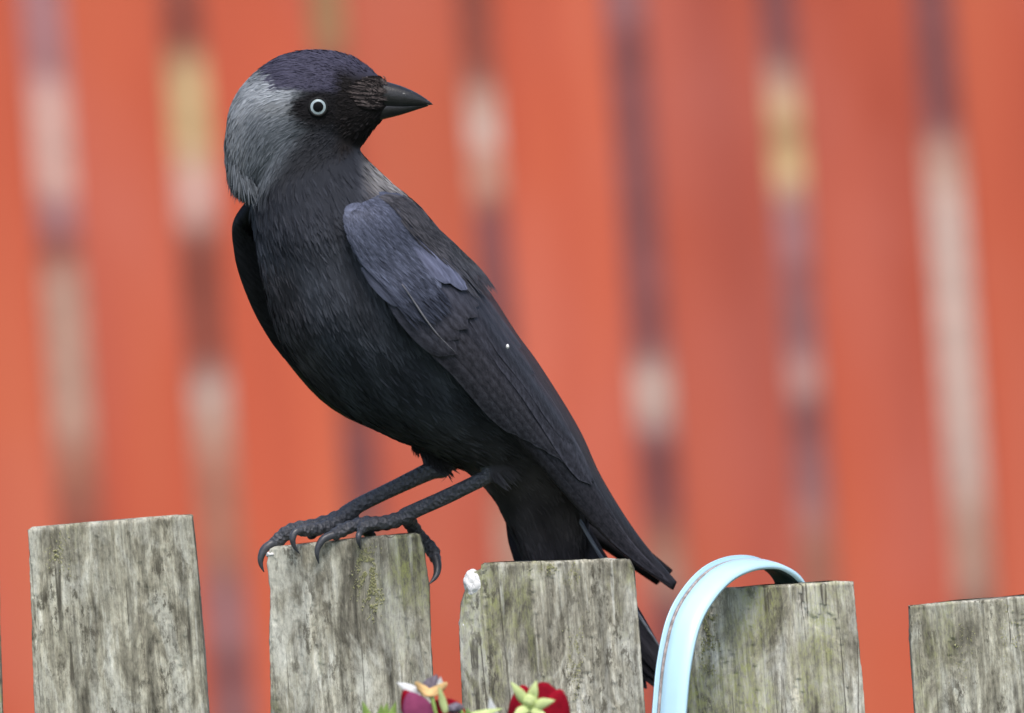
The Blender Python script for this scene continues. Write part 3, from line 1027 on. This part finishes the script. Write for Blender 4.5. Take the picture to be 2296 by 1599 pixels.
for _ in range(6):                                            # relax the sheet
    g2 = grid.copy()
    g2[1:-1, :, 1] = (grid[:-2, :, 1] + grid[2:, :, 1] + 2 * grid[1:-1, :, 1]) / 4
    g2[:, 1:-1, 1] = (g2[:, :-2, 1] + g2[:, 2:, 1] + 2 * g2[:, 1:-1, 1]) / 4
    grid = g2
def wing_pt(u, t):
    a, b = np.clip(u, 0, 1) * (NU - 1), np.clip(t, 0, 1) * (NTT - 1)
    i, j = min(int(a), NU - 2), min(int(b), NTT - 2)
    fa, fb = a - i, b - j
    return (grid[i, j] * (1 - fa) * (1 - fb) + grid[i + 1, j] * fa * (1 - fb) + grid[i, j + 1] * (1 - fa) * fb + grid[i + 1, j + 1] * fa * fb)
def wing_n(u, t):
    du = wing_pt(u + .02, t) - wing_pt(u - .02, t)
    dt = wing_pt(u, min(t + .05, 1)) - wing_pt(u, max(t - .05, 0))
    n = unit(np.cross(du, dt))
    return n if n[1] < 0 else -n
def shell(name, grid, root, mat, colour, thick):
    n, m = grid.shape[:2]
    f = [(i * m + j, i * m + j + 1, (i + 1) * m + j + 1, (i + 1) * m + j) for i in range(n - 1) for j in range(m - 1)]
    v = grid.reshape(-1, 3)
    o = mesh_obj(name, v, f, mat, root, colors=np.tile(colour, (len(v), 1)))
    s = o.modifiers.new('thickness', 'SOLIDIFY')
    s.thickness = thick
    s.offset = 0
    return o
wing = shell('wing', grid, bird, M['wingfeather'], (0.022, 0.021, 0.025), 0.0025)

def wing_feather(name, u0, u1, t0, t1, width, colour, layer, profile='feather', camber=0.06, n=14, bow=0.0, nx=7, rim=1.35, lift=0.0006, tipc=None):
    cen, nor = [], []
    for s in np.linspace(0, 1, n):
        u, t = u0 + (u1 - u0) * s, t0 + (t1 - t0) * s + bow * math.sin(math.pi * s)
        nn = wing_n(u, t)
        cen.append(wing_pt(u, t) + nn * (0.0013 + layer * 0.00020 + lift * s))
        nor.append(nn)
    v, f = blade(np.array(cen), np.array(nor), width, camber, nx, profile)
    cols = []
    for i in range(n):
        for j in range(nx):
            e = abs(2 * j / (nx - 1) - 1)
            g_ = 1.0 + (rim - 1) * (e > 0.95) + 0.45 * (e < 0.05)
            cb = np.array(colour) if tipc is None else np.array(colour) * (1 - i / (n - 1)) + np.array(tipc) * i / (n - 1)
            cols.append(cb * g_ * (0.9 + 0.2 * i / n))
    return mesh_obj(name, v, f, M['wingfeather'], wing, colors=np.array(cols))
BLUE = np.array([0.076, 0.086, 0.128])
MID = np.array([0.044, 0.047, 0.066])
BLK = np.array([0.025, 0.0245, 0.031])
BRN_ = np.array([0.026, 0.026, 0.034])
# primaries
for k in range(8):
    t = 0.06 + 0.10 * k
    wing_feather('primary_feather', 0.50 + 0.012 * k, 0.985 - 0.018 * k, t * 0.9, 0.38 + 0.3 * t, 0.0075, BLK * random.uniform(.8, 1.25), -1 + 0.35 * k, 'primary', 0.10, 22, rim=2.0)
# secondaries
for k in range(7):
    t = 0.06 + 0.11 * k
    wing_feather('secondary_feather', 0.36 + 0.006 * k, 0.66 + 0.022 * k, t, t * 0.95 + 0.02, 0.0105, (BLK * 1.15 if k < 4 else BRN_) * random.uniform(.85, 1.2), 1 + 0.35 * k, 'feather', 0.08, 18, rim=1.8)
# tertials
for (u0, u1, t0, t1, w, lay) in ((.40, .79, .66, .62, .0150, 4), (.38, .715, .74, .72, .0160, 5), (.36, .60, .82, .80, .0165, 6), (.34, .53, .88, .88, .0150, 7)):
    wing_feather('tertial_feather', u0, u1, t0, t1, w, BRN_ * random.uniform(.95, 1.3), lay, 'feather', 0.09, 18, rim=1.7)
# greater coverts
for k in range(9):
    t = 0.05 + 0.085 * k
    wing_feather('greater_covert', 0.27 + 0.004 * k, 0.455 + 0.012 * (k % 2) - 0.006 * k + 0.02 * (k < 2), t, t * 1.0 + 0.02, 0.0095, (MID * 1.0) * random.uniform(.85, 1.2), 4 + 0.4 * k, 'feather', 0.08, 14, rim=1.35, tipc=BLK * 1.3)
# median coverts, the lilac ones at the upper edge stand out
for k in range(9):
    t = 0.05 + 0.095 * k
    lil = k in (6, 7)
    wing_feather('median_covert', 0.22, (0.368 if k == 7 else 0.340 if lil else 0.335) + random.uniform(-.012, .012), t, t + 0.01, (0.0125 if k == 7 else 0.0095) if lil else 0.0090, np.array([0.087, 0.095, 0.145]) if lil else (BLUE * 0.75 + MID * 0.25) * random.uniform(.85, 1.15), 8 + 0.4 * k + (2 if lil else 0), 'scale', 0.10, 14, rim=1.1, lift=0.0008 if lil else 0.0004)
# lesser coverts: rows of small scale-like feathers
for row in range(8):
    u = 0.030 + row * 0.028
    m = 5 + min(row, 4)
    for k in range(m):
        t = (k + 0.5 + 0.5 * (row % 2) - 0.25) / m
        c = BLUE * random.uniform(.85, 1.2) * (1.0 - 0.25 * t)
        wing_feather('lesser_covert', u, u + random.uniform(.062, .078), min(max(t + random.uniform(-.03, .03), 0.15), .93), min(max(t + random.uniform(-.03, .03), 0.15), .93), 0.0105, c, 11.5 - row * 0.3, 'scale', 0.07, 10, nx=5, rim=1.0, lift=0.0002)
# hair-like streaks over the coverts
hs, hc_ = [], []
for _ in range(4200):
    u, t = random.uniform(0.0, 0.36), random.uniform(0.02, 0.98)
    if (u > 0.25 and random.random() < 0.6) or (u > 0.25 and 0.52 < t < 0.82):
        continue
    nn = wing_n(u, t)
    c = [wing_pt(u + s * 0.04, t + 0.02 * s) + nn * (0.0037 - 0.0004 * min(1, u / 0.3) + 0.0005 * s) for s in (0, .35, .7, 1)]
    b_ = blade(np.array(c), nn, 0.0007, 0, 2, 'pointed')
    hs.append(b_)
    g_ = random.uniform(0.6, 1.45) * (1 - 0.3 * t) * (1 - 0.55 * float(sm(0.22, 0.38, u)))
    hc_.append(np.tile(BLUE * g_, (len(b_[0]), 1)))
v, f = merge(hs)
tag(mesh_obj('wing_plumage', v, f, M['wingfeather'], wing, colors=np.concatenate(hc_)), kind='stuff')
# scapulars and mantle feathers overlapping the upper edge of the wing
hs, hc_ = [], []
for _ in range(1300):
    u, t = random.uniform(0.03, 0.36), 1 - abs(random.gauss(0, 0.12))
    if t < 0.70 + 0.25 * max(0, u - 0.22):
        continue
    nn = wing_n(u, t)
    c = [wing_pt(u + s * 0.05, min(1, t)) + nn * (0.0040 + 0.0005 * s) for s in (0, .35, .7, 1)]
    b_ = blade(np.array(c), nn, 0.0010, 0, 2, 'pointed')
    hs.append(b_)
    hc_.append(np.tile(np.array((0.046, 0.045, 0.052)) * random.uniform(.5, 1.6), (len(b_[0]), 1)))
v, f = merge(hs)
tag(mesh_obj('scapular_plumage', v, f, M['wingfeather'], wing, colors=np.concatenate(hc_)), kind='stuff')
# pale shaft along the lower edge
cen = [wing_pt(u, t) + wing_n(u, t) * 0.0042 for u, t in zip(np.linspace(.29, .47, 16), np.linspace(.22, .16, 16))]
v, f = tube(cen, np.interp(np.linspace(0, 1, 16), [0, .3, 1], [.0002, .00042, .0001]), 8)
mesh_obj('shaft_or_painted_edge_light', v, f, M['wingfeather'], wing, colors=np.tile([0.17, 0.17, 0.19], (len(v), 1)))
# white speck on the wing
hit_n = wing_n(.545, .62)
spk = PX(wing_pt(.545, .62)[None])[0]
yy = wing_pt(.53, .5)[1] - 0.0075
lump('white_speck', 1138, 777, 3.6, 5.2, yy, 0.0012, wing, M['white'], 5.0)

# far wing, its bend showing beyond the breast; its shade put into the colour
FE0 = np.array([(566, 455, -.024), (536, 496, -.018), (530, 530, -.014), (541, 592, -.010), (562, 655, -.006), (592, 720, .000), (650, 810, .008), (760, 920, .016), (950, 1000, .030), (1200, 1120, .044), (1480, 1300, .052)], float)
FE1 = np.array([(700, 440, -.004), (720, 480, .004), (740, 530, .008), (780, 600, .012), (830, 680, .016), (890, 750, .020), (960, 840, .026), (1060, 930, .030), (1160, 1000, .036), (1300, 1120, .046), (1500, 1290, .054)], float)
fg = np.array([[W(*(cr(FE0, u) * (1 - t) + cr(FE1, u) * t + np.array([0, 0, 0.006 * math.sin(math.pi * t)]))) for t in np.linspace(0, 1, 10)] for u in np.linspace(0, 1, 50)])
fwing = shell('wing', fg, bird, M['wingfeather'], (0.013, 0.013, 0.015), 0.006)
fwing['label'] = 'far wing, coloured dark for its shade, whose bend shows beyond the breast'
for k in range(6):
    t = 0.02 + 0.03 * k
    cen = [W(*(cr(FE0, u) * (1 - t) + cr(FE1, u) * t)) + np.array([-0.0006, -0.0036 - 0.0003 * k, 0]) for u in np.linspace(0.12 + .02 * k, 0.62 + 0.02 * k, 16)]
    v, f = blade(np.array(cen), (-0.35, -0.9, 0.1), 0.006, 0.1, 5, 'feather')
    mesh_obj('far_covert', v, f, M['wingfeather'], fwing, colors=np.tile([0.015, 0.015, 0.018], (len(v), 1)))

# ---- tail
tail = None
NTL = 12
for k in range(NTL):
    s = k / (NTL - 1)
    # from the inner (left) edge to the outer edge that catches the light
    base = np.array([1150 + 110 * s, 1110 - 5 * s, 0.030 + 0.004 * s])
    mid = np.array([1190 + 118 * s, 1270 - 52 * s, 0.034 + 0.004 * s])
    tip = np.array([1300 + 205 * s, 1560 - 30 * s ** 2, 0.042 + 0.004 * s])
    cen = []
    for q in np.linspace(0, 1, 24):
        c = (1 - q) ** 2 * base + 2 * q * (1 - q) * (mid * 2 - (base + tip) / 2) + q * q * tip
        c[2] -= 0.0007 * k
        cen.append(W(*c))
    tw = -0.25 + 0.55 * s
    v, f = blade(np.array(cen), unit(np.array([tw, -1, 0.15])), 0.0135, 0.05, 7, 'feather')
    cc = []
    for i in range(24):
        for j in range(7):
            e = (j == 3) * 0.5
            rim = 5.0 if (k == NTL - 1 and j in (0, 1)) else 1.0
            rim2 = 5.0 if (k == NTL - 1 and j in (5, 6)) else 1.0
            cc.append(BLK * (0.72 + 0.3 * random.random() * 0.3 + e) * (1.0))
    o = mesh_obj('tail' if tail is None else 'tail_feather', v, f, M['wingfeather'], bird if tail is None else tail, colors=np.array(cc))
    if tail is None:
        tail = o
# light caught on the outermost tail feather's edge, added as a pale strip
a = interp(np.array([(1268, 1118, .0205), (1300, 1168, .0205), (1346, 1246, .0205), (1420, 1362, .024), (1488, 1465, .030)], float), 20)
v, f = tube(Ws(a), np.interp(np.linspace(0, 1, 20), [0, .2, .8, 1], [1.5, 4.5, 4.5, 1.5]) * S, 8)
mesh_obj('shaft_or_painted_edge_light', v, f, M['wingfeather'], tail, colors=np.tile([0.15, 0.165, 0.20], (len(v), 1)))

# ------------------------------------------------------------------ planter hung on the fence by a blue strap
plant = thing('planter', 'light blue enamel planter hung on the pickets by a curved strap', 'planter', W(1170, 2350, -0.105))
def oval_ring(px, py, hx, y, hy, n=48):
    return [W(px + hx * math.cos(t), py, y + hy * math.sin(t)) for t in np.linspace(0, 2 * math.pi, n, endpoint=False)]
PY0 = 1690
rings = [oval_ring(1160, 2350, 300, -.105, .068), oval_ring(1160, 2300, 330, -.105, .075), oval_ring(1160, PY0, 400, -.105, .092),
         oval_ring(1160, PY0, 390, -.105, .090), oval_ring(1160, PY0 + 60, 384, -.105, .088)]
v, f = loft(rings, True, False)
f.append(tuple(range(47, -1, -1)))
mesh_obj('pot', v, f, M['blue'], plant)
v, f = loft([oval_ring(1160, PY0 + 40, 386, -.105, .0885), oval_ring(1160, PY0 + 22, 200, -.105, .05), oval_ring(1160, PY0 + 20, 4, -.105, .001)], True, False)
mesh_obj('soil', v, f, M['soil'], plant)
ring = oval_ring(1160, PY0, 400, -.105, .092)
v, f = tube(ring + ring[:1], [0.002] * (len(ring) + 1), 10, False)
mesh_obj('pot_rim', v, f, M['blue'], plant)
path = interp(np.array([(1496, 1760, -.070), (1500, 1680, -.070), (1507, 1590, -.068), (1517, 1490, -.064), (1537, 1400, -.058), (1568, 1340, -.049), (1612, 1292, -.036), (1662, 1268, -.020),
                        (1712, 1264, -.003), (1748, 1276, .009), (1774, 1300, .017), (1787, 1340, .020), (1792, 1420, .020)], float), 70)
pw = Ws(path)
wd = unit(0.80 * RIGHT + np.array([0, -0.60, 0]) - 0.20 * UP)
tn = unit(np.gradient(pw, axis=0))
def strap(u0, u1, h0, h1, round_=0.3):
    rr = []
    for p, t in zip(pw, tn):
        w = unit(wd - t * (wd @ t))
        nn = np.cross(t, w)                      # outwards
        if nn[1] > 0 and t[2] > 0.5:
            nn = -nn
        rr.append((p, w, nn))
    # keep the outward direction continuous
    for i in range(1, len(rr)):
        if rr[i][2] @ rr[i - 1][2] < 0:
            rr[i] = (rr[i][0], rr[i][1], -rr[i][2])
    rings = []
    for p, w, nn in rr:
        b = (h1 - h0) * round_
        prof = [(u0, h0), (u1, h0), (u1, h1 - b), (u1 - b, h1), (u0 + (u1 - u0) * .66, h1 + b * .4), (u0 + (u1 - u0) * .33, h1 + b * .4), (u0 + b, h1), (u0, h1 - b)]
        rings.append([p + w * a + nn * c for a, c in prof])
    return loft(rings)
v, f = strap(-0.0062, 0.0074, -0.0010, 0.0014, 0.5)
band = mesh_obj('strap', v, f, M['blue'], plant)
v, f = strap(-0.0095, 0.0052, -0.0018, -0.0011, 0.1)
mesh_obj('strap_shade_strip', v, f, M['underside_shade'], band)  # shade on the strap's underside, added as a dark strip
v, f = strap(-0.0078, -0.0064, -0.0010, 0.0004)
mesh_obj('rusty_seam', v, f, M['rust'], band)
v, f = strap(-0.0102, -0.0079, -0.0012, 0.0016)
mesh_obj('strap_edge', v, f, M['blue'], band)

# ------------------------------------------------------------------ flowers
FY = -0.168
def stem(root, a, b, r=0.0013, mat='leaf'):
    pts = interp(np.array([a, ((a[0] + b[0]) / 2 + 8, (a[1] + b[1]) / 2, (a[2] + b[2]) / 2), b], float), 12)
    v, f = tube(Ws(pts), [r] * 12, 8)
    return mesh_obj('stem', v, f, M[mat], root)
def sheet(name, root, a, b, width, mat, camber=0.12, prof='pointed', nrm=(0, -1, 0.2), bend=0.0, wob=0.0):
    a, b = np.array(a, float), np.array(b, float)
    cen = []
    for s in np.linspace(0, 1, 14):
        q = a + (b - a) * s
        q[2] += bend * math.sin(math.pi * s)
        cen.append(W(*q))
    v, f = blade(np.array(cen), np.array(nrm, float), width, camber, 9, prof, wob)
    o = mesh_obj(name, v, f, M[mat], root)
    m = o.modifiers.new('thickness', 'SOLIDIFY')
    m.thickness = 0.00025
    return o
SOIL_Y = PY0 + 30
fa = thing('pansy', 'crimson and mauve pansy with withered yellow petals between two pickets', 'flower', W(960, SOIL_Y, FY), 'pansies growing in the planter')
stem(fa, (960, SOIL_Y, FY), (945, 1590, FY))
stem(fa, (985, SOIL_Y, FY), (967, 1558, FY + .002), 0.0009)
sheet('petal', fa, (935, 1640, FY), (905, 1548, FY - .004), 0.0105, 'petal_red', 0.2, 'round', (-0.5, -1, 0.2), -.004)
sheet('petal', fa, (975, 1650, FY - .003), (918, 1552, FY - .009), 0.0150, 'petal_mauve', 0.22, 'round', (0.3, -1, 0.35), -.004)
sheet('petal', fa, (985, 1640, FY + .006), (1020, 1570, FY + .008), 0.020, 'petal_red', 0.15, 'round', (0, -1, 0.2))
sheet('petal', fa, (968, 1560, FY), (932, 1530, FY - .002), 0.0044, 'petal_yellow', 0.2, 'round', (0.2, -1, 0.5), .002, .0003)
sheet('petal', fa, (955, 1558, FY), (1002, 1532, FY - .002), 0.0046, 'petal_yellow', 0.2, 'round', (-0.2, -1, 0.5), .002, .0003)
sheet('petal', fa, (944, 1556, FY + .001), (889, 1530, FY), 0.0050, 'petal_white', 0.15, 'pointed', (0.2, -1, 0.4))
sheet('petal', fa, (962, 1556, FY + .004), (980, 1512, FY + .005), 0.0085, 'bud', 0.1, 'pointed', (0.2, -1, 0.1), 0, .0004)
sheet('petal', fa, (985, 1552, FY + .004), (988, 1516, FY + .003), 0.0030, 'petal_white', 0.1, 'pointed')
sheet('sepal', fa, (1000, 1600, FY - .006), (983, 1536, FY - .008), 0.0034, 'sepal')
fb = thing('pansy', 'deep crimson pansy seen from behind its pale green star of sepals', 'flower', W(1205, SOIL_Y, FY), 'pansies growing in the planter')
stem(fb, (1205, SOIL_Y, FY), (1190, 1590, FY))
sheet('petal', fb, (1205, 1690, FY + .004), (1222, 1530, FY + .003), 0.0245, 'petal_red', 0.16, 'round', (0.15, -1, 0.25), -.003, .0003)
sheet('petal', fb, (1165, 1680, FY + .007), (1172, 1536, FY + .006), 0.0150, 'petal_red', 0.16, 'round', (-0.3, -1, 0.2), -.003, .0003)
sheet('petal', fb, (1240, 1690, FY + .001), (1258, 1546, FY + .000), 0.0160, 'petal_red', 0.2, 'round', (0.5, -1, 0.2), -.003)
for tx, ty, w_, dy in ((1144, 1527, .0048, -.004), (1203, 1524, .0050, -.002), (1246, 1570, .0052, -.008), (1150, 1606, .0048, -.008), (1232, 1618, .0046, -.008)):
    sheet('sepal', fb, (1187, 1582, FY - .006), (tx, ty, FY - .006 + dy), w_, 'sepal', 0.18, 'pointed', (0, -1, 0.3), -.002)
lump('sepal_base', 1187, 1572, 17, 17, FY - .007, 0.0032, fb, M['sepal'], 3.0)
fc = thing('leafy_stem', 'withered mauve bud and pale leaves between the two crimson pansies', 'plant', W(1060, SOIL_Y, FY))
stem(fc, (1060, SOIL_Y, FY), (1030, 1590, FY), 0.0012)
lump('bud', 1020, 1588, 19, 12, FY - .004, .003, fc, M['bud'], 8.0, 0.2)
sheet('leaf', fc, (1030, 1610, FY), (1130, 1588, FY - .006), 0.0050, 'sepal', 0.1, 'pointed', (0, -1, 0.9))
sheet('leaf', fc, (1112, 1640, FY), (1098, 1562, FY - .002), 0.0050, 'petal_white', 0.15)
sheet('leaf', fc, (1060, 1650, FY), (1046, 1586, FY - .006), 0.0060, 'leaf', 0.15)
fd = thing('leafy_stem', 'small bright green leaves in front of the picket under the bird', 'plant', W(850, SOIL_Y, FY))
stem(fd, (850, SOIL_Y, FY), (848, 1620, FY), 0.0012)
for (x0, x1, y1, w_) in ((838, 812, 1570, .0046), (852, 855, 1578, .0050), (856, 868, 1574, .0050), (866, 888, 1572, .0048)):
    sheet('leaf', fd, (x0, 1650, FY), (x1, y1, FY - random.uniform(.002, .006)), w_, 'leaf', 0.15)

for o in bpy.data.objects:
    if '_o' in o:
        del o['_o']
